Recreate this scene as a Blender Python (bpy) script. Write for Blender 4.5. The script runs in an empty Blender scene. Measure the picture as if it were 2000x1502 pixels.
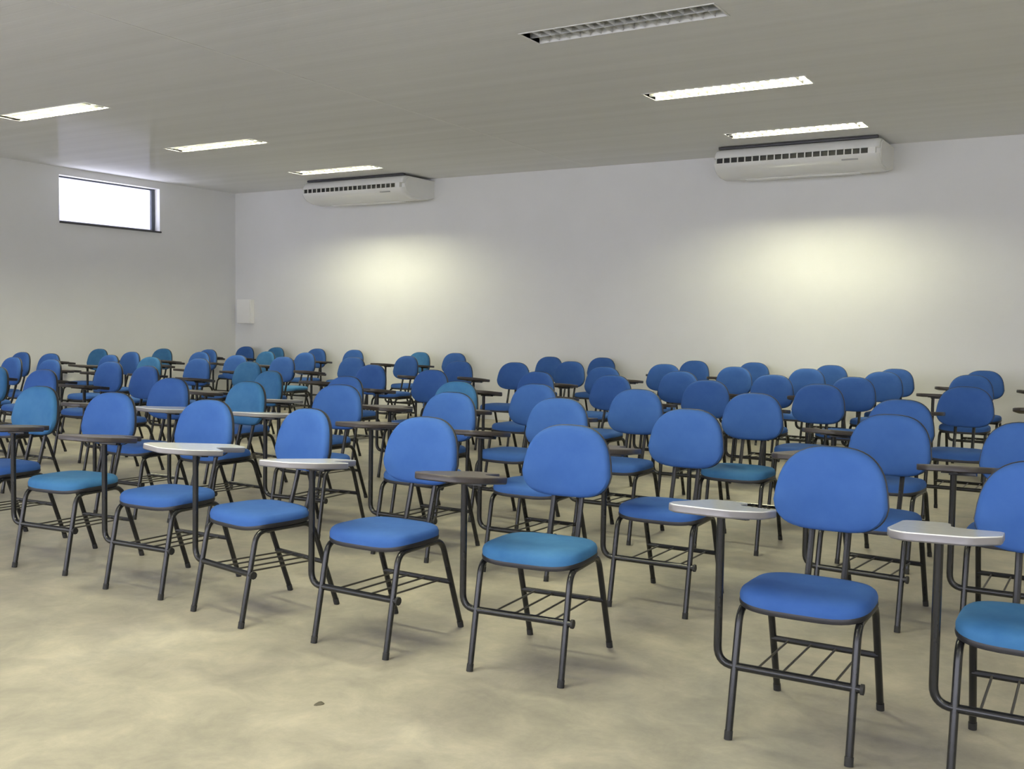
import bpy, bmesh, math, random
from mathutils import Vector, Matrix

sc = bpy.context.scene
COL = sc.collection
random.seed(7)

# ------------------------------------------------------------------ camera
# room axes: X runs along the back wall to the right, Y into the back wall (Y = 0), Z up
AL, PITCH, ROLL, FPX = 0.5409, 0.0594, 0.0131, 1994.7
CX, CY, CZ = 11.6374, -11.1794, 1.2419
cd = bpy.data.cameras.new('camera')
cam = bpy.data.objects.new('camera', cd)
COL.objects.link(cam)
cd.sensor_fit = 'HORIZONTAL'
cd.sensor_width = 36.0
cd.lens = 36.0 * FPX / 2000.0
cd.clip_start = 0.05
right = Vector((math.cos(AL), math.sin(AL), 0))
fw0 = Vector((-math.sin(AL), math.cos(AL), 0))
up0 = Vector((0, 0, 1))
fwd = fw0 * math.cos(PITCH) - up0 * math.sin(PITCH)
up = fw0 * math.sin(PITCH) + up0 * math.cos(PITCH)
r2 = right * math.cos(ROLL) + up * math.sin(ROLL)
u2 = up * math.cos(ROLL) - right * math.sin(ROLL)
M = Matrix.Identity(4)
for i in range(3):
    M[i][0], M[i][1], M[i][2] = r2[i], u2[i], -fwd[i]
M[0][3], M[1][3], M[2][3] = CX, CY, CZ
cam.matrix_world = M
sc.camera = cam

# ------------------------------------------------------------------ world, exposure
w = bpy.data.worlds.new('world')
sc.world = w
w.use_nodes = True
bg = w.node_tree.nodes['Background']
bg.inputs[0].default_value = (0.86, 0.87, 1.0, 1)
bg.inputs[1].default_value = 6.8
TUBE_POWER = 250.0
TUBE_COLOR = (1.0, 0.985, 0.67, 1)
sc.view_settings.view_transform = 'Standard'
sc.view_settings.look = 'None'
sc.view_settings.gamma = 1
sc.view_settings.exposure = 0.03
sc.cycles.use_denoising = True
sc.cycles.max_bounces = 8
sc.cycles.diffuse_bounces = 5
sc.cycles.glossy_bounces = 3
sc.cycles.caustics_reflective = False
sc.cycles.caustics_refractive = False
sc.cycles.sample_clamp_indirect = 4.0

# ------------------------------------------------------------------ materials
def mat(name, col, rough=0.5, metal=0.0, spec=0.5):
    m = bpy.data.materials.new(name)
    m.use_nodes = True
    b = m.node_tree.nodes['Principled BSDF']
    b.inputs['Base Color'].default_value = (*col, 1)
    b.inputs['Roughness'].default_value = rough
    b.inputs['Metallic'].default_value = metal
    b.inputs['Specular IOR Level'].default_value = spec
    return m, m.node_tree, b


def noise(nt, scale, detail=4, rough=0.5, vec=None, dist=0.0):
    n = nt.nodes.new('ShaderNodeTexNoise')
    n.inputs['Scale'].default_value = scale
    n.inputs['Detail'].default_value = detail
    n.inputs['Roughness'].default_value = rough
    n.inputs['Distortion'].default_value = dist
    if vec:
        nt.links.new(vec, n.inputs['Vector'])
    return n


def ramp(nt, fac, stops):
    r = nt.nodes.new('ShaderNodeValToRGB')
    while len(r.color_ramp.elements) < len(stops):
        r.color_ramp.elements.new(0.5)
    for e, (p, c) in zip(r.color_ramp.elements, stops):
        e.position = p
        e.color = (*c, 1)
    nt.links.new(fac, r.inputs[0])
    return r


def objcoord(nt, scale=None):
    tc = nt.nodes.new('ShaderNodeTexCoord')
    if scale is None:
        return tc.outputs['Object']
    mp = nt.nodes.new('ShaderNodeMapping')
    mp.inputs['Scale'].default_value = scale
    nt.links.new(tc.outputs['Object'], mp.inputs['Vector'])
    return mp.outputs[0]


def bump(nt, b, height, strength, dist=0.01):
    n = nt.nodes.new('ShaderNodeBump')
    n.inputs['Strength'].default_value = strength
    n.inputs['Distance'].default_value = dist
    nt.links.new(height, n.inputs['Height'])
    nt.links.new(n.outputs[0], b.inputs['Normal'])


m_wall, nt, b = mat('wall_paint', (0.80, 0.80, 0.79), 0.75, 0, 0.2)
n = noise(nt, 1.3, 5, 0.6, objcoord(nt))
r = ramp(nt, n.outputs[0], [(0.3, (0.79, 0.79, 0.775)), (0.7, (0.82, 0.82, 0.81))])
nt.links.new(r.outputs[0], b.inputs['Base Color'])
n = noise(nt, 90, 3, 0.6, objcoord(nt))
bump(nt, b, n.outputs[0], 0.08, 0.003)

# PVC ceiling boards: long boards laid along the back wall, glossy, fine grooves between
m_ceil, nt, b = mat('ceiling_boards', (0.76, 0.77, 0.77), 0.8, 0, 0.0)
co = objcoord(nt)
sx = nt.nodes.new('ShaderNodeSeparateXYZ')
nt.links.new(co, sx.inputs[0])
mul = nt.nodes.new('ShaderNodeMath'); mul.operation = 'MULTIPLY'; mul.inputs[1].default_value = 10.0
nt.links.new(sx.outputs[1], mul.inputs[0])
fr = nt.nodes.new('ShaderNodeMath'); fr.operation = 'FRACT'
nt.links.new(mul.outputs[0], fr.inputs[0])
pp = nt.nodes.new('ShaderNodeMath'); pp.operation = 'PINGPONG'; pp.inputs[1].default_value = 0.5
nt.links.new(fr.outputs[0], pp.inputs[0])
gr = ramp(nt, pp.outputs[0], [(0.0, (0, 0, 0)), (0.10, (1, 1, 1))])
bump(nt, b, gr.outputs[0], 0.25, 0.002)
n = noise(nt, 1.0, 4, 0.6, objcoord(nt, (0.15, 6.0, 1)))
r = ramp(nt, n.outputs[0], [(0.3, (0.80, 0.80, 0.785)), (0.7, (0.86, 0.86, 0.85))])
nt.links.new(r.outputs[0], b.inputs['Base Color'])
gl = nt.nodes.new('ShaderNodeBsdfGlossy')
gl.inputs['Roughness'].default_value = 0.13
ms = nt.nodes.new('ShaderNodeMixShader'); ms.inputs[0].default_value = 0.055
nt.links.new(b.outputs[0], ms.inputs[1]); nt.links.new(gl.outputs[0], ms.inputs[2])
nt.links.new(ms.outputs[0], nt.nodes['Material Output'].inputs[0])

# worn concrete floor with pale and greenish-grey cloudy stains
m_floor, nt, b = mat('worn_concrete', (0.42, 0.38, 0.29), 0.5, 0, 0.35)
co = objcoord(nt)
n1 = noise(nt, 0.9, 8, 0.62, co, 0.6)
n2 = noise(nt, 4.5, 8, 0.7, co, 0.4)
r1 = ramp(nt, n1.outputs[0], [(0.30, (0.325, 0.31, 0.26)), (0.46, (0.375, 0.347, 0.277)), (0.56, (0.395, 0.363, 0.29)), (0.70, (0.43, 0.40, 0.33))])
r2_ = ramp(nt, n2.outputs[0], [(0.28, (0.72, 0.72, 0.74)), (0.5, (0.97, 0.97, 0.97)), (0.74, (1.3, 1.28, 1.24))])
mx = nt.nodes.new('ShaderNodeMix'); mx.data_type = 'RGBA'; mx.blend_type = 'MULTIPLY'; mx.inputs[0].default_value = 0.9
nt.links.new(r1.outputs[0], mx.inputs[6]); nt.links.new(r2_.outputs[0], mx.inputs[7])
nt.links.new(mx.outputs[2], b.inputs['Base Color'])
rr = nt.nodes.new('ShaderNodeMapRange')
rr.inputs['To Min'].default_value = 0.38; rr.inputs['To Max'].default_value = 0.62
nt.links.new(n2.outputs[0], rr.inputs[0]); nt.links.new(rr.outputs[0], b.inputs['Roughness'])
n4 = noise(nt, 2.2, 10, 0.72, co, 0.3)
r4 = ramp(nt, n4.outputs[0], [(0.36, (0.80, 0.81, 0.82)), (0.5, (1, 1, 1)), (0.62, (1.12, 1.11, 1.10))])
mx2 = nt.nodes.new('ShaderNodeMix'); mx2.data_type = 'RGBA'; mx2.blend_type = 'MULTIPLY'; mx2.inputs[0].default_value = 0.55
nt.links.new(mx.outputs[2], mx2.inputs[6]); nt.links.new(r4.outputs[0], mx2.inputs[7])
nt.links.new(mx2.outputs[2], b.inputs['Base Color'])
n3 = noise(nt, 14, 6, 0.7, co)
bump(nt, b, n3.outputs[0], 0.12, 0.006)

m_stain, nt, b = mat('dark_chip', (0.09, 0.08, 0.055), 0.8)

m_blue, nt, b = mat('blue_fabric', (0.035, 0.13, 0.42), 0.75, 0, 0.15)
n = noise(nt, 9, 5, 0.6, objcoord(nt))
r = ramp(nt, n.outputs[0], [(0.3, (0.038, 0.108, 0.34)), (0.7, (0.052, 0.132, 0.38))])
nt.links.new(r.outputs[0], b.inputs['Base Color'])
n = noise(nt, 700, 2, 0.5, objcoord(nt))
bump(nt, b, n.outputs[0], 0.15, 0.001)

m_teal, nt, b = mat('faded_teal_fabric', (0.04, 0.19, 0.38), 0.75, 0, 0.15)
n = noise(nt, 7, 5, 0.6, objcoord(nt))
r = ramp(nt, n.outputs[0], [(0.35, (0.04, 0.145, 0.32)), (0.65, (0.06, 0.185, 0.37))])
nt.links.new(r.outputs[0], b.inputs['Base Color'])
n = noise(nt, 700, 2, 0.5, objcoord(nt))
bump(nt, b, n.outputs[0], 0.15, 0.001)
m_shell, _, b = mat('black_plastic', (0.012, 0.012, 0.016), 0.45)
m_steel, nt, b = mat('black_painted_steel', (0.012, 0.013, 0.014), 0.25, 0, 0.45)
n = noise(nt, 30, 3, 0.6, objcoord(nt))
r = ramp(nt, n.outputs[0], [(0.2, (0.011, 0.012, 0.013)), (0.8, (0.014, 0.014, 0.015))])
nt.links.new(r.outputs[0], b.inputs['Base Color'])
m_rod, _, b = mat('rack_wire', (0.06, 0.055, 0.045), 0.4)
m_cap, _, b = mat('rubber_foot', (0.015, 0.015, 0.015), 0.7)
m_lam, nt, b = mat('pale_laminate', (0.75, 0.75, 0.72), 0.15, 0, 0.7)
n = noise(nt, 40, 4, 0.6, objcoord(nt))
r = ramp(nt, n.outputs[0], [(0.3, (0.72, 0.72, 0.69)), (0.7, (0.80, 0.80, 0.77))])
nt.links.new(r.outputs[0], b.inputs['Base Color'])
m_lamd, _, b = mat('brown_grey_laminate', (0.10, 0.085, 0.075), 0.4, 0, 0.35)
m_edged, _, b = mat('dark_edge_band', (0.035, 0.028, 0.027), 0.35)
m_edge, _, b = mat('grey_edge_band', (0.22, 0.21, 0.22), 0.35)
m_under, _, b = mat('dark_underside', (0.045, 0.032, 0.026), 0.6)

m_white, nt, b = mat('white_enamel', (0.78, 0.78, 0.76), 0.3, 0, 0.5)
m_reflector, nt, b = mat('reflector_white', (0.80, 0.80, 0.76), 0.35, 0, 0.5)
m_louvre, nt, b = mat('louvre_aluminium', (0.72, 0.72, 0.69), 0.38, 1.0, 0.5)
m_acbody, nt, b = mat('ac_plastic', (0.86, 0.86, 0.83), 0.2, 0, 0.6)
n = noise(nt, 3, 3, 0.5, objcoord(nt))
r = ramp(nt, n.outputs[0], [(0.3, (0.85, 0.85, 0.82)), (0.7, (0.88, 0.88, 0.85))])
nt.links.new(r.outputs[0], b.inputs['Base Color'])
m_dark, _, b = mat('dark_recess', (0.015, 0.015, 0.014), 0.6)
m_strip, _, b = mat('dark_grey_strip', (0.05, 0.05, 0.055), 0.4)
m_badge, _, b = mat('grey_badge', (0.30, 0.30, 0.30), 0.4)
m_alu, _, b = mat('window_aluminium', (0.10, 0.11, 0.13), 0.4, 0.3)
m_aluw, _, b = mat('pale_aluminium', (0.45, 0.45, 0.48), 0.4, 0.3)
m_box, _, b = mat('box_enamel', (0.92, 0.91, 0.88), 0.35)

m_tube = bpy.data.materials.new('fluorescent_tube')
m_tube.use_nodes = True
nt = m_tube.node_tree
nt.nodes.clear()
e = nt.nodes.new('ShaderNodeEmission')
e.inputs[0].default_value = TUBE_COLOR
e.inputs[1].default_value = TUBE_POWER
o = nt.nodes.new('ShaderNodeOutputMaterial')
nt.links.new(e.outputs[0], o.inputs[0])

m_glass = bpy.data.materials.new('window_glass')
m_glass.use_nodes = True
nt = m_glass.node_tree
nt.nodes.clear()
t = nt.nodes.new('ShaderNodeBsdfTransparent'); t.inputs[0].default_value = (0.95, 0.95, 0.98, 1)
g = nt.nodes.new('ShaderNodeBsdfGlossy'); g.inputs['Roughness'].default_value = 0.05
mxs = nt.nodes.new('ShaderNodeMixShader'); mxs.inputs[0].default_value = 0.06
o = nt.nodes.new('ShaderNodeOutputMaterial')
nt.links.new(t.outputs[0], mxs.inputs[1]); nt.links.new(g.outputs[0], mxs.inputs[2]); nt.links.new(mxs.outputs[0], o.inputs[0])


# ------------------------------------------------------------------ mesh helpers
def link(name, bm, m, parent=None, loc=None, smooth=True):
    me = bpy.data.meshes.new(name)
    bmesh.ops.recalc_face_normals(bm, faces=bm.faces)
    bm.to_mesh(me)
    bm.free()
    for x in (m if isinstance(m, (list, tuple)) else [m]):
        me.materials.append(x)
    if smooth:
        for p in me.polygons:
            p.use_smooth = True
        try:
            me.set_sharp_from_angle(angle=math.radians(42))
        except Exception:
            pass
    ob = bpy.data.objects.new(name, me)
    COL.objects.link(ob)
    if parent is not None:
        ob.parent = parent
    if loc is not None:
        ob.location = loc
    return ob


def box(bm, x0, x1, y0, y1, z0, z1, bev=0.0, mi=0):
    vs = [bm.verts.new((x, y, z)) for z in (z0, z1) for y in (y0, y1) for x in (x0, x1)]
    fs = [bm.faces.new([vs[i] for i in f]) for f in
          ((0, 2, 3, 1), (4, 5, 7, 6), (0, 1, 5, 4), (2, 6, 7, 3), (0, 4, 6, 2), (1, 3, 7, 5))]
    for f in fs:
        f.material_index = mi
    if bev > 0:
        es = list({e for f in fs for e in f.edges})
        bmesh.ops.bevel(bm, geom=es, offset=bev, segments=2, affect='EDGES', profile=0.7)


def tube(bm, pts, r, seg=8, cap=True):
    """round tube through a smooth list of points"""
    pts = [Vector(p) for p in pts]
    rings = []
    prev = None
    for i, p in enumerate(pts):
        if i == 0:
            d = (pts[1] - p).normalized()
        elif i == len(pts) - 1:
            d = (p - pts[i - 1]).normalized()
        else:
            d = ((pts[i + 1] - p).normalized() + (p - pts[i - 1]).normalized()).normalized()
        if prev is None:
            a = d.orthogonal().normalized()
        else:
            a = (prev - d * prev.dot(d)).normalized()
        prev = a
        c = d.cross(a)
        rings.append([bm.verts.new(p + a * (r * math.cos(2 * math.pi * k / seg)) + c * (r * math.sin(2 * math.pi * k / seg)))
                      for k in range(seg)])
    for r0, r1 in zip(rings, rings[1:]):
        for k in range(seg):
            bm.faces.new((r0[k], r0[(k + 1) % seg], r1[(k + 1) % seg], r1[k]))
    if cap:
        bm.faces.new(rings[0][::-1])
        bm.faces.new(rings[-1])


def fillet(pts, rad, n=5):
    """polyline with each inner corner rounded"""
    pts = [Vector(p) for p in pts]
    out = [pts[0]]
    for i in range(1, len(pts) - 1):
        a, p, c = pts[i - 1], pts[i], pts[i + 1]
        da, dc = (a - p), (c - p)
        rr = min(rad, da.length * 0.48, dc.length * 0.48)
        s, e_ = p + da.normalized() * rr, p + dc.normalized() * rr
        for k in range(n + 1):
            t_ = k / n
            out.append(s * (1 - t_) ** 2 + p * (2 * t_ * (1 - t_)) + e_ * t_ ** 2)
    out.append(pts[-1])
    return out


def sp(t_, e_):
    return math.copysign(abs(t_) ** e_, t_)


def pad(bm, outline, levels, dome):
    """cushion: outline = [(u, v)] in its plane; levels = [(scale_inset, height)] rising to the rim;
    dome = [(scale, height)] closing over the top; returns nothing, verts are (u, v, h)"""
    rings = []
    for s, h in levels + dome:
        rings.append([bm.verts.new((u * s, v * s, h)) for u, v in outline])
    n_ = len(outline)
    for r0, r1 in zip(rings, rings[1:]):
        for k in range(n_):
            bm.faces.new((r0[k], r0[(k + 1) % n_], r1[(k + 1) % n_], r1[k]))
    bm.faces.new(rings[0][::-1])
    c = bm.verts.new((0, 0, dome[-1][1]))
    for k in range(n_):
        bm.faces.new((rings[-1][k], rings[-1][(k + 1) % n_], c))


def empty(name, loc=(0, 0, 0), rz=0.0):
    o_ = bpy.data.objects.new(name, None)
    o_.empty_display_size = 0.1
    COL.objects.link(o_)
    o_.location = loc
    o_.rotation_euler = (0, 0, rz)
    return o_


def tag(o_, label=None, cat=None, group=None, kind=None):
    if label: o_['label'] = label
    if cat: o_['category'] = cat
    if group: o_['group'] = group
    if kind: o_['kind'] = kind


# ------------------------------------------------------------------ room shell
XR, YF, HC = 16.6, -13.9, 3.148     # right wall, front wall, ceiling height
LAMPS = [(x, y) for x in (2.333, 8.132, 13.9) for y in (-1.315, -3.302, -5.294, -7.286, -9.278, -11.27)]   # near-left corner of each lamp
LL, LW = 1.324, 0.257

bm = bmesh.new()
box(bm, -0.2, XR + 0.2, YF - 0.2, 0.2, -0.15, 0)
tag(link('floor', bm, m_floor, smooth=False), kind='structure')


def holed(bm, us, vs, holes, put):
    """rectangular sheet us x vs minus holes; put(u0,u1,v0,v1) builds a cell"""
    U = sorted(set(us) | {h[0] for h in holes} | {h[1] for h in holes})
    V = sorted(set(vs) | {h[2] for h in holes} | {h[3] for h in holes})
    for u0, u1 in zip(U, U[1:]):
        for v0, v1 in zip(V, V[1:]):
            cu, cv = (u0 + u1) / 2, (v0 + v1) / 2
            if any(h[0] < cu < h[1] and h[2] < cv < h[3] for h in holes):
                continue
            put(u0, u1, v0, v1)


bm = bmesh.new()
holes = [(x, x + LL, y, y + LW) for x, y in LAMPS]
holed(bm, (-0.2, XR + 0.2), (YF - 0.2, 0.2), holes, lambda a, b_, c, d: box(bm, a, b_, c, d, HC, HC + 0.03))
bmesh.ops.remove_doubles(bm, verts=bm.verts, dist=1e-5)
tag(link('ceiling', bm, m_ceil, smooth=False), kind='structure')
# roof void above the lamps
bm = bmesh.new()
box(bm, -0.2, XR + 0.2, YF - 0.2, 0.2, HC + 0.25, HC + 0.3)
tag(link('trim_2', bm, m_wall, smooth=False), kind='structure')
# joint strip between two fields of ceiling boards
bm = bmesh.new()
box(bm, 5.99, 6.015, YF, 0, HC - 0.003, HC + 0.001)
tag(link('trim_1', bm, m_white), kind='structure')

bm = bmesh.new()
box(bm, -0.2, XR + 0.2, 0, 0.2, 0, HC + 0.3)
tag(link('wall_back', bm, m_wall, smooth=False), kind='structure')

# left wall with a row of high windows (y0, y1)
ZW0, ZW1 = 2.464, 3.05
WINL = [(-2.98, -1.412), (-7.1, -5.5), (-11.2, -9.6)]
bm = bmesh.new()
holed(bm, (YF - 0.2, 0.2), (0, HC + 0.3), [(a, b_, ZW0, ZW1) for a, b_ in WINL],
      lambda a, b_, c, d: box(bm, -0.16, 0, a, b_, c, d))
bmesh.ops.remove_doubles(bm, verts=bm.verts, dist=1e-5)
tag(link('wall_left', bm, m_wall, smooth=False), kind='structure')
# front wall (behind the camera) with big windows added for frontal fill light
FILL_WIN = [(0.9, 4.1), (4.9, 8.1), (8.9, 12.1), (12.9, 16.1)]
ZF0, ZF1 = 0.5, 2.75
bm = bmesh.new()
holed(bm, (-0.2, XR + 0.2), (0, HC + 0.3), [(a, b_, ZF0, ZF1) for a, b_ in FILL_WIN],
      lambda a, b_, c, d: box(bm, a, b_, YF - 0.16, YF, c, d))
bmesh.ops.remove_doubles(bm, verts=bm.verts, dist=1e-5)
tag(link('wall_front', bm, m_wall, smooth=False), kind='structure')
bm = bmesh.new()
box(bm, XR, XR + 0.2, YF - 0.2, 0.2, 0, HC + 0.3)
tag(link('wall_right', bm, m_wall, smooth=False), kind='structure')

wi = 0
for y0, y1 in WINL:
    wi += 1
    root = empty('window_%d' % wi, (-0.12, (y0 + y1) / 2, ZW0))
    tag(root, kind='structure')
    h, hz = (y1 - y0) / 2, ZW1 - ZW0
    bm = bmesh.new()
    box(bm, -0.02, 0.02, h - 0.055, h, 0, hz, 0.003)
    box(bm, -0.02, 0.02, -h, -h + 0.03, 0, hz, 0.003)
    box(bm, -0.02, 0.02, -h + 0.03, h - 0.055, hz - 0.02, hz, 0.003)
    link('window_frame', bm, m_alu, root)
    bm = bmesh.new()
    box(bm, -0.02, 0.03, -h + 0.03, h - 0.055, 0, 0.022, 0.003)
    link('bottom_rail', bm, m_aluw, root)
    bm = bmesh.new()
    box(bm, -0.02, 0.145, -h, h + 0.01, -0.022, 0, 0.003)
    link('window_sill', bm, m_strip, root)
    bm = bmesh.new()
    box(bm, -0.003, 0.003, -h + 0.03, h - 0.055, 0.022, hz - 0.02)
    link('pane', bm, m_glass, root, smooth=False)
for x0, x1 in FILL_WIN:  # added windows, out of view, filling the chairs from the front
    wi += 1
    root = empty('window_%d' % wi, ((x0 + x1) / 2, YF - 0.08, ZF0))
    tag(root, kind='structure')
    h = (x1 - x0) / 2
    bm = bmesh.new()
    box(bm, -h, h, -0.03, 0.03, 0, 0.05); box(bm, -h, h, -0.03, 0.03, 2.2, 2.25)
    for q in (-h, -h / 3 - 0.025, h / 3 - 0.025, h - 0.05):
        box(bm, q, q + 0.05, -0.03, 0.03, 0.05, 2.2)
    link('window_frame', bm, m_alu, root)
# eave slab outside the high windows
bm = bmesh.new()
box(bm, -1.6, -0.16, YF, 0.2, 3.09, 3.2)
tag(link('trim_3', bm, m_wall, smooth=False), kind='structure')
# wall added outside the high windows to dim the sky seen through them
bm = bmesh.new()
box(bm, -5.2, -5.0, YF, 3.0, -0.15, 4.6)
m_skydim, _, _b = mat('sky_dimmer_paint', (0.40, 0.40, 0.48), 0.85)
tag(link('wall_sky_dimmer', bm, m_skydim, smooth=False), kind='structure')


# ------------------------------------------------------------------ ceiling lamps
def make_lamp():
    root = empty('ceiling_lamp')
    # origin: near-left corner of the opening on the ceiling plane
    H_, t_ = 0.085, 0.004
    bm = bmesh.new()      # housing: two sloping sides, flat top, two ends
    prof = [(0.0, 0.0), (0.006, 0.045), (0.03, H_), (LW / 2 - 0.03, H_), (LW / 2, H_ - 0.03), (LW / 2 + 0.03, H_),
            (LW - 0.03, H_), (LW - 0.006, 0.045), (LW, 0.0)]
    a = [bm.verts.new((0.0, y, z)) for y, z in prof]
    b_ = [bm.verts.new((LL, y, z)) for y, z in prof]
    for i in range(len(prof) - 1):
        bm.faces.new((a[i], a[i + 1], b_[i + 1], b_[i]))
    bm.faces.new(a); bm.faces.new(b_)
    link('reflector', bm, m_reflector, root, smooth=False)
    bm = bmesh.new()      # rim on the ceiling
    q = 0.012
    box(bm, -q, LL + q, -q, 0, -0.004, 0.0); box(bm, -q, LL + q, LW, LW + q, -0.004, 0.0)
    box(bm, -q, 0, 0, LW, -0.004, 0.0); box(bm, LL, LL + q, 0, LW, -0.004, 0.0)
    link('rim', bm, m_white, root, smooth=False)
    for y in (LW * 0.25, LW * 0.75):
        bm = bmesh.new()
        tube(bm, [(0.05, y, 0.052), (LL - 0.05, y, 0.052)], 0.013, 8)
        tb = link('fluorescent_tube', bm, m_tube, root)
        bm = bmesh.new()
        box(bm, 0.005, 0.05, y - 0.014, y + 0.014, 0.035, 0.068, 0.002)
        box(bm, LL - 0.05, LL - 0.005, y - 0.014, y + 0.014, 0.035, 0.068, 0.002)
        link('lamp_holder', bm, m_louvre, tb, smooth=False)
    bm = bmesh.new()      # louvre: centre spine and 16 cross blades
    box(bm, 0.0, LL, LW / 2 - 0.003, LW / 2 + 0.003, 0.0, 0.05)
    for i in range(1, 17):
        x = LL * i / 17
        for y0, y1 in ((0.003, LW / 2 - 0.003), (LW / 2 + 0.003, LW - 0.003)):
            # V-section blade
            vs = [bm.verts.new(v) for v in ((x - 0.001, y0, 0.0), (x + 0.001, y0, 0.0), (x + 0.006, y0, 0.030), (x - 0.006, y0, 0.030),
                                            (x - 0.001, y1, 0.0), (x + 0.001, y1, 0.0), (x + 0.006, y1, 0.030), (x - 0.006, y1, 0.030))]
            for f in ((0, 1, 2, 3), (7, 6, 5, 4), (0, 4, 5, 1), (1, 5, 6, 2), (2, 6, 7, 3), (3, 7, 4, 0)):
                bm.faces.new([vs[k] for k in f])
    link('louvre', bm, m_louvre, root, smooth=False)
    return root


def copy_tree(o_, parent=None):
    c = o_.copy()
    COL.objects.link(c)
    c.parent = parent
    for ch in o_.children:
        copy_tree(ch, c)
    return c


LAMP_LABEL = {
    (1, 2): 'unlit recessed louvre lamp in the ceiling, nearest one, cut by the top edge',
    (1, 1): 'recessed louvre lamp in the ceiling, middle of the right-hand line',
    (1, 0): 'recessed louvre lamp in the ceiling directly above the right air conditioner',
    (0, 2): 'recessed lamp in the ceiling at the far left edge of the photo',
    (0, 1): 'recessed lamp in the ceiling between window and left air conditioner',
    (0, 0): 'recessed lamp in the ceiling directly above the left air conditioner',
}
lamp0 = make_lamp()
m_tube_off, _, _b = mat('unlit_tube', (0.85, 0.85, 0.83), 0.25)
off_mesh = None
for k, (x, y) in enumerate(LAMPS):
    o_ = lamp0 if k == 0 else copy_tree(lamp0)
    o_.location = (x, y, HC)
    i, j = k // 6, k % 6
    if (i, j) in ((1, 2), (2, 1), (2, 2), (0, 3), (0, 4)):         # switched off
        for ch in o_.children:
            if ch.name.startswith('fluorescent_tube'):
                ch.data = ch.data.copy()
                ch.data.materials[0] = m_tube_off
    tag(o_, LAMP_LABEL.get((i, j), 'recessed louvre lamp in the ceiling to the right, outside the photo'), 'ceiling lamp',
        'recessed louvre lamps in the ceiling')


# ------------------------------------------------------------------ air conditioners
def make_ac():
    W = 1.69
    root = empty('air_conditioner')        # origin: wall, left end, ceiling height
    # profile (y out of the wall is negative, z below the ceiling is negative)
    top = [(0.0, -0.028), (-0.58, -0.028), (-0.63, -0.036), (-0.672, -0.062), (-0.697, -0.095), (-0.708, -0.118)]
    vent0, vent1 = (-0.712, -0.132), (-0.716, -0.192)
    low = [(-0.71, -0.215), (-0.68, -0.25), (-0.62, -0.285), (-0.50, -0.318), (-0.35, -0.325), (-0.15, -0.30), (0.0, -0.262)]
    prof = top + [vent0, (-0.66, -0.135), (-0.66, -0.19), vent1] + low
    bm = bmesh.new()
    xs = [(0.0, 0.93), (0.012, 0.975), (0.035, 1.0), (W - 0.035, 1.0), (W - 0.012, 0.975), (W, 0.93)]
    cy, cz = -0.30, -0.16
    rings = []
    for x, s in xs:
        rings.append([bm.verts.new((x, y if y == 0.0 else cy + (y - cy) * (s if y < cy else 1), cz + (z - cz) * (s if y != 0 else s))) for y, z in prof])
    n_ = len(prof)
    for r0, r1 in zip(rings, rings[1:]):
        for k in range(n_):
            bm.faces.new((r0[k], r0[(k + 1) % n_], r1[(k + 1) % n_], r1[k]))
    bm.faces.new(rings[0]); bm.faces.new(rings[-1][::-1])
    body = link('housing', bm, m_acbody, root)
    # outlet: dark recess behind white vertical vanes
    x0, x1 = 0.035, W - 0.10
    bm = bmesh.new()
    box(bm, x0, x1, -0.695, -0.66, -0.188, -0.137)
    g = link('air_outlet', bm, m_dark, root, smooth=False)
    bm = bmesh.new()
    N_ = 20
    vh = []
    for i in range(N_):
        a_ = x0 + (x1 - x0) * i / N_
        b2_ = x0 + (x1 - x0) * (i + 1) / N_
        vh.append((a_ + 0.006, b2_ - 0.006, -0.188, -0.136))
    holed(bm, (x0, x1), (-0.192, -0.132), vh, lambda p, q, c, d: box(bm, p, q, -0.716, -0.706, c, d))
    bmesh.ops.remove_doubles(bm, verts=bm.verts, dist=1e-5)
    link('vanes', bm, m_acbody, g, smooth=False)
    bm = bmesh.new()
    box(bm, x1, W - 0.035, -0.714, -0.66, -0.192, -0.132, 0.003)
    link('outlet_end_cap', bm, m_acbody, root)
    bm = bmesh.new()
    box(bm, 0.03, W - 0.03, -0.635, -0.60, -0.03, -0.006, 0.003)  # dark strip standing in for the shadow in the gap below the ceiling
    link('top_gap_shade', bm, m_strip, root)
    # side covers, slightly proud, with a shallow slot
    for xa, xb in ((-0.006, 0.004), (W - 0.004, W + 0.006)):
        bm = bmesh.new()
        pl = [(-0.02, -0.045), (-0.56, -0.045), (-0.62, -0.085), (-0.645, -0.15), (-0.62, -0.225), (-0.5, -0.285), (-0.3, -0.295), (-0.02, -0.25)]
        a = [bm.verts.new((xa, y, z)) for y, z in pl]
        b2 = [bm.verts.new((xb, y, z)) for y, z in pl]
        bm.faces.new(a); bm.faces.new(b2[::-1])
        for k in range(len(pl)):
            bm.faces.new((a[k], a[(k + 1) % len(pl)], b2[(k + 1) % len(pl)], b2[k]))
        link('side_cover', bm, m_acbody, root, smooth=False)
    # intake slots under the unit
    bm = bmesh.new()
    for i in range(5):
        y = -0.20 - 0.045 * i
        z = -0.325 + (0.016 if i == 0 else 0.006 if i == 1 else 0.0)
        box(bm, 0.25, W - 0.25, y - 0.012, y, z - 0.004, z + 0.012)
    link('intake_slots', bm, m_acbody, root, smooth=False)
    bm = bmesh.new()
    box(bm, W - 0.36, W - 0.20, -0.702, -0.685, -0.243, -0.228, 0.003)
    link('control_badge', bm, m_badge, root)
    return root


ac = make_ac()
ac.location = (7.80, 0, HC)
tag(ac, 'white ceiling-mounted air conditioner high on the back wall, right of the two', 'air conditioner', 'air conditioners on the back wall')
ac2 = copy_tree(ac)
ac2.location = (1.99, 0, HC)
tag(ac2, 'white ceiling-mounted air conditioner on the back wall near the corner', 'air conditioner')

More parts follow.
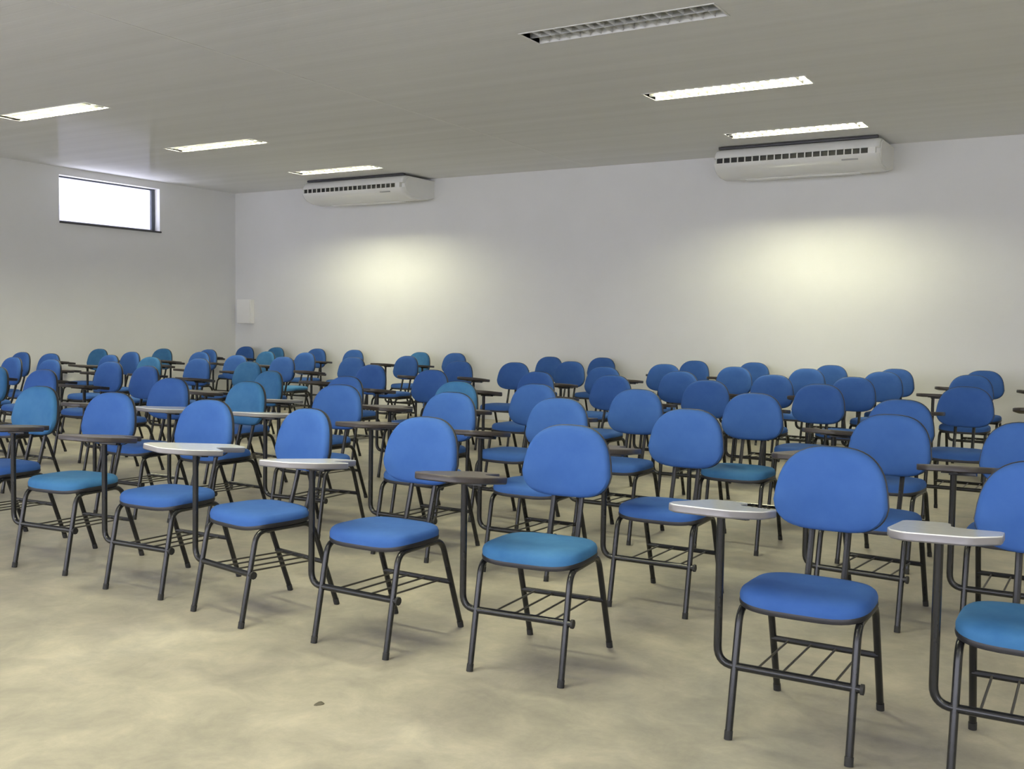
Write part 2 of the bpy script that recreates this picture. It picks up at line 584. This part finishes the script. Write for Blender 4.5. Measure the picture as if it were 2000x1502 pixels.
# white junction box in the corner
root = empty('wall_box', (0.25, 0, 1.194))
tag(root, 'small white electrical box on the back wall by the corner', 'electrical box')
bm = bmesh.new()
box(bm, -0.143, 0.143, -0.075, 0, 0, 0.36, 0.008)
link('box_body', bm, m_box, root)
bm = bmesh.new()
box(bm, -0.135, 0.135, -0.086, -0.0755, 0.008, 0.352, 0.004)
link('lid', bm, m_box, root)

# dark chip in the floor
bm = bmesh.new()
pts = []
for k in range(14):
    t_ = 2 * math.pi * k / 14
    rr_ = 0.013 + 0.002 * math.sin(3 * t_ + 1)
    pts.append((rr_ * 1.1 * math.cos(t_), rr_ * 1.5 * math.sin(t_)))
pad(bm, pts, [(1.0, 0.0)], [(0.8, 0.003), (0.3, 0.004)])
o_ = link('floor_chip', bm, m_stain, loc=(9.438, -8.707, 0.0))
tag(o_, 'small dark crumb lying alone on the bare floor', 'debris')


# ------------------------------------------------------------------ tablet chair
# local axes: +X = sitter's left, -Y = forward, origin on the floor under the seat
TR = 0.0115


def make_chair():
    root = empty('tablet_chair')
    # seat cushion on a black pan
    NS = 40
    sw, yf, yb_ = 0.193, -0.20, 0.135
    cy, hy = (yf + yb_) / 2, (yb_ - yf) / 2
    out = [(sw * sp(math.cos(2 * math.pi * k / NS), 0.55) * (1 - 0.05 * math.sin(2 * math.pi * k / NS)),
            hy * sp(math.sin(2 * math.pi * k / NS), 0.55)) for k in range(NS)]
    bm = bmesh.new()
    pad(bm, out, [(0.965, 0.403), (1.0, 0.410), (1.005, 0.424), (0.98, 0.437)],
        [(0.93, 0.4445), (0.8, 0.449), (0.55, 0.449), (0.25, 0.447)])
    for v in bm.verts:     # waterfall front, light dish
        y = v.co.y
        v.co.y += cy
        if y < -0.08:
            v.co.z -= 0.9 * (abs(y) - 0.08) ** 2 / 0.09 * 0.16
    seat = link('seat', bm, m_blue, root)
    bm = bmesh.new()
    pad(bm, out, [(0.9, 0.388), (1.0, 0.394), (1.012, 0.404)], [(1.0, 0.4105), (0.9, 0.4105)])
    for v in bm.verts:
        y = v.co.y
        v.co.y += cy
        if y < -0.08:
            v.co.z -= 0.9 * (abs(y) - 0.08) ** 2 / 0.09 * 0.16
    link('seat_pan', bm, m_shell, seat)
    # backrest
    bw, zt, zb = 0.177, 0.852, 0.582
    zc, hh = (zt + zb) / 2, (zt - zb) / 2
    ob = []
    for k in range(NS):
        c, s = math.cos(2 * math.pi * k / NS), math.sin(2 * math.pi * k / NS)
        v = sp(s, 0.74 if s > 0 else 0.58)
        u = sp(c, 0.70 if s > 0 else 0.58) * (1.0 - 0.13 * max(0, v + 0.3) - 0.06 * max(0, -v - 0.4)) * 1.035
        ob.append((bw * u, hh * v))

    def bend(bm_):
        for v in bm_.verts:
            x, z, d = v.co.x, v.co.y, v.co.z      # plane coords -> chair coords
            v.co = Vector((x, 0.222 + 0.16 * z - d - 0.55 * x * x, zc + z))
    bm = bmesh.new()
    pad(bm, ob, [(0.97, -0.004), (1.0, 0.003), (1.0, 0.018), (0.97, 0.029)], [(0.9, 0.036), (0.7, 0.040), (0.4, 0.040), (0.15, 0.040)])
    bend(bm)
    back = link('backrest', bm, m_blue, root)
    bm = bmesh.new()
    pad(bm, ob, [(0.90, -0.018), (0.985, -0.012), (1.018, -0.002), (1.018, 0.004)], [(1.0, 0.006), (0.9, 0.006)])
    bend(bm)
    link('back_shell', bm, m_shell, back)
    # legs and seat rails: one bent tube each side, front leg, rail, rear leg
    for s in (-1, 1):
        xf, xr = 0.1766 * s, 0.1692 * s
        path = fillet([(xf, -0.245, 0.012), (xf * 0.99, -0.170, 0.384), (xr * 0.99, 0.112, 0.384), (xr, 0.2457, 0.012)], 0.05, 6)
        path = [Vector(p) for p in path]
        # split after the bends
        i1, i2 = 5, len(path) - 6
        bm = bmesh.new(); tube(bm, path[:i1 + 1], TR, 10)
        lg = link('leg', bm, m_steel, root)
        bm = bmesh.new(); tube(bm, [(xf * 1.002, -0.2477, 0.0), (xf, -0.2425, 0.026)], TR + 0.0012, 10)
        link('foot_cap', bm, m_cap, lg)
        bm = bmesh.new(); tube(bm, path[i1:i2 + 1], TR, 10)
        link('seat_rail', bm, m_steel, root)
        bm = bmesh.new(); tube(bm, path[i2:], TR, 10)
        lg = link('leg', bm, m_steel, root)
        bm = bmesh.new(); tube(bm, [(xr * 1.002, 0.2485, 0.0), (xr, 0.2407, 0.026)], TR + 0.0012, 10)
        link('foot_cap', bm, m_cap, lg)
        # backrest post
        x = 0.058 * s
        bm = bmesh.new()
        tube(bm, fillet([(x, -0.02, 0.379), (x, 0.155, 0.379), (x, 0.205, 0.55), (x, 0.238, 0.69)], 0.06, 5), 0.0105, 8)
        link('backrest_post', bm, m_steel, root)
    # cross bars under the seat pan
    bm = bmesh.new()
    tube(bm, [(-0.17, -0.10, 0.380), (0.17, -0.10, 0.380)], 0.009, 8)
    tube(bm, [(-0.165, 0.06, 0.380), (0.165, 0.06, 0.380)], 0.009, 8)
    link('under_seat_bars', bm, m_steel, root)
    # tablet stem: runs across the front of the book rack, bends up outside the right legs
    bm = bmesh.new()
    yb2, zb2 = -0.203, 0.2125
    tube(bm, fillet([(0.196, yb2, zb2), (-0.232, yb2, zb2), (-0.232, yb2 + 0.004, 0.676)], 0.055, 7), 0.0125, 10)
    stem = link('tablet_stem', bm, m_steel, root)
    bm = bmesh.new()
    tube(bm, [(0.194, yb2, zb2), (0.203, yb2, zb2)], 0.016, 10)
    link('end_cap', bm, m_cap, stem)
    # book rack: rear bar and four wires
    bm = bmesh.new()
    tube(bm, [(-0.171, 0.1735, 0.202), (0.171, 0.1735, 0.202)], 0.0105, 8)
    rack = link('book_rack', bm, m_steel, root)
    bm = bmesh.new()
    for x in (-0.115, -0.04, 0.04, 0.115):
        tube(bm, [(x, -0.20, 0.209), (x, 0.1735, 0.202)], 0.0038, 6)
    link('rack_wires', bm, m_rod, rack)
    # writing tablet (origin at the top of the stem)
    TP = [(-0.122, -0.095), (-0.105, -0.16), (-0.075, -0.20), (-0.055, -0.21), (0.075, -0.21), (0.10, -0.20), (0.150, -0.125), (0.16, -0.10),
          (0.160, 0.030), (0.150, 0.048), (0.065, 0.062), (0.035, 0.08), (0.02, 0.11), (0.012, 0.20), (0.0, 0.235), (-0.02, 0.245),
          (-0.095, 0.245), (-0.115, 0.235), (-0.122, 0.21)]
    bm = bmesh.new()
    zs = [(0.975, 0.002), (1.0, 0.006), (1.0, 0.023), (0.99, 0.026)]
    rings = [[bm.verts.new((x * s, y * s, z)) for x, y in TP] for s, z in zs]
    n_ = len(TP)
    for i, (r0, r1) in enumerate(zip(rings, rings[1:])):
        for k in range(n_):
            f = bm.faces.new((r0[k], r0[(k + 1) % n_], r1[(k + 1) % n_], r1[k]))
            f.material_index = 1 if i < 2 else 0
    f = bm.faces.new(rings[0][::-1]); f.material_index = 2
    f = bm.faces.new(rings[-1]); f.material_index = 0
    tb = link('writing_tablet', bm, [m_lamd, m_edged, m_under], root, (-0.232, yb2 + 0.004, 0.674))
    tb.rotation_euler = (math.radians(-2.5), 0, 0)
    bm = bmesh.new()
    box(bm, -0.03, 0.03, -0.10, 0.10, -0.004, 0.004, 0.001)
    box(bm, -0.016, 0.085, -0.016, 0.016, -0.012, 0.004, 0.002)
    link('tablet_bracket', bm, m_steel, tb)
    return root


# chair positions (x, distance from the back wall, turn)
CH = [
 (10.832, 8.007, 0.009), (9.828, 7.916, 0.087), (9.174, 7.995, -0.017), (8.494, 7.985, -0.184), (7.831, 7.914, 0.042),
 (7.097, 7.886, 0.091), (6.382, 7.832, 0.048), (11.45, 8.01, 0.018),
 (9.898, 6.889, 0.016), (11.30, 6.603, 0.0), (10.724, 6.57, -0.08), (9.095, 6.666, 0.026), (8.401, 6.673, -0.009),
 (7.52, 6.568, 0.11), (6.86, 6.72, -0.065), (6.23, 6.77, 0.043), (4.70, 6.66, 0.033), (4.05, 6.63, 0.002),
 (10.573, 5.494, -0.083), (9.781, 5.544, 0.009), (9.096, 5.685, -0.014), (8.351, 5.649, -0.054), (7.82, 5.763, -0.041),
 (6.887, 5.801, -0.064), (5.921, 5.587, -0.187), (4.681, 5.718, -0.063), (3.812, 5.388, 0.012), (3.03, 5.45, -0.049), (2.30, 5.36, -0.079),
 (10.715, 3.855, 0.002), (9.825, 4.273, -0.049), (9.057, 4.363, 0.011), (8.224, 4.229, -0.056), (7.502, 4.141, -0.077),
 (6.731, 4.523, -0.017), (5.751, 4.09, -0.043), (4.555, 4.434, -0.029), (3.68, 4.25, 0.002), (3.05, 4.32, 0.004),
 (2.298, 4.249, -0.1), (1.623, 4.474, 0.009), (1.052, 4.441, -0.037),
 (9.776, 3.026, -0.039), (9.166, 3.149, -0.019), (8.368, 3.157, 0.018), (7.496, 2.842, 0.012), (6.375, 2.572, 0.044),
 (5.773, 2.699, -0.018), (4.411, 2.732, 0.045), (3.83, 3.21, -0.001), (3.16, 3.24, -0.004), (2.068, 2.78, -0.014), (1.6, 3.412, -0.051), (0.42, 2.95, 0.025),
 (10.503, 1.856, -0.019), (9.764, 1.81, -0.031), (9.043, 1.647, -0.028), (8.391, 1.804, -0.004), (7.644, 1.734, 0.044), (6.616, 1.845, -0.008),
 (4.477, 1.874, -0.08), (2.94, 1.9, -0.056), (2.33, 1.96, -0.12), (1.3, 1.954, -0.012), (0.744, 2.208, 0.061),
 (10.479, 0.738, -0.026), (9.712, 0.984, -0.07), (9.001, 0.538, -0.01), (8.16, 0.462, 0.022), (7.483, 0.494, 0.003),
 (6.30, 0.42, 0.025), (5.73, 0.68, 0.027), (4.188, 0.42, 0.046), (3.681, 0.523, -0.038), (2.488, 0.42, -0.002),
 (1.815, 0.42, 0.015), (1.02, 0.42, -0.031), (0.45, 0.45, 0.017),
 (11.17, 0.74, 0.0), (11.34, 3.10, 0.0),
]
ROWN = ['front row', 'second row', 'third row', 'fourth row', 'fifth row', 'sixth row', 'back row']
ORD = ['first', 'second', 'third', 'fourth', 'fifth', 'sixth', 'seventh', 'eighth', 'ninth', 'tenth', 'eleventh', 'twelfth',
       'thirteenth', 'fourteenth', 'fifteenth']


def rown(b_):
    for i, t_ in enumerate((7.4, 6.2, 5.1, 3.7, 2.55, 1.2)):
        if b_ > t_:
            return i
    return 6


rows = {}
for c in CH:
    rows.setdefault(rown(c[1]), []).append(c)
PALE = {(10.832, 8.007), (9.174, 7.995), (8.494, 7.985), (11.45, 8.01), (7.52, 6.568), (6.86, 6.72), (6.887, 5.801)}
TEAL_SEAT = {(9.828, 7.916), (11.45, 8.01), (9.781, 5.544), (7.097, 7.886), (2.94, 1.9)}
TEAL_BACK = {(4.05, 6.63), (6.86, 6.72), (5.921, 5.587), (0.42, 2.95), (0.744, 2.208), (3.05, 4.32), (4.555, 4.434), (3.681, 0.523),
             (7.82, 5.763), (2.33, 1.96), (1.02, 0.42), (6.382, 7.832)}
pale_mesh, teal_mesh, variants = None, {}, []
chair0 = make_chair()
first = True
for r_ in sorted(rows):
    lst = sorted(rows[r_], key=lambda c: -c[0])
    for i, (x, d, t_) in enumerate(lst):
        o_ = chair0 if first else copy_tree(chair0)
        first = False
        o_.location = (x, -d, 0)
        o_.rotation_euler = (0, 0, t_)
        for ch in o_.children:
            if ch.name.startswith('writing_tablet'):
                ch.rotation_euler = (math.radians(random.uniform(-7.0, -3.5)), math.radians(random.uniform(-2, 2)),
                                     math.radians(random.uniform(-6, 6)))
        key = (x, d)
        pale = key in PALE
        variants.append((o_, key))
        pos = 'rightmost' if i == 0 else ORD[i] + ' from the right'
        if i == len(lst) - 1:
            pos = 'leftmost'
        look = 'with pale writing tablet' if pale else 'with teal seat' if key in TEAL_SEAT else 'with black legs'
        tag(o_, 'blue tablet chair %s, %s in the %s' % (look, pos, ROWN[r_]), 'chair', 'blue tablet chairs standing in rows')

# worn or different coverings on single chairs
for o_, key in variants:
    for ch in o_.children:
        part = ch.name.split('.')[0]
        if part == 'writing_tablet' and key in PALE:
            if pale_mesh is None:
                pale_mesh = ch.data.copy()
                pale_mesh.materials[0] = m_lam
                pale_mesh.materials[1] = m_edge
            ch.data = pale_mesh
        if (part == 'seat' and key in TEAL_SEAT) or (part == 'backrest' and key in TEAL_BACK):
            if part not in teal_mesh:
                teal_mesh[part] = ch.data.copy()
                teal_mesh[part].materials[0] = m_teal
            ch.data = teal_mesh[part]
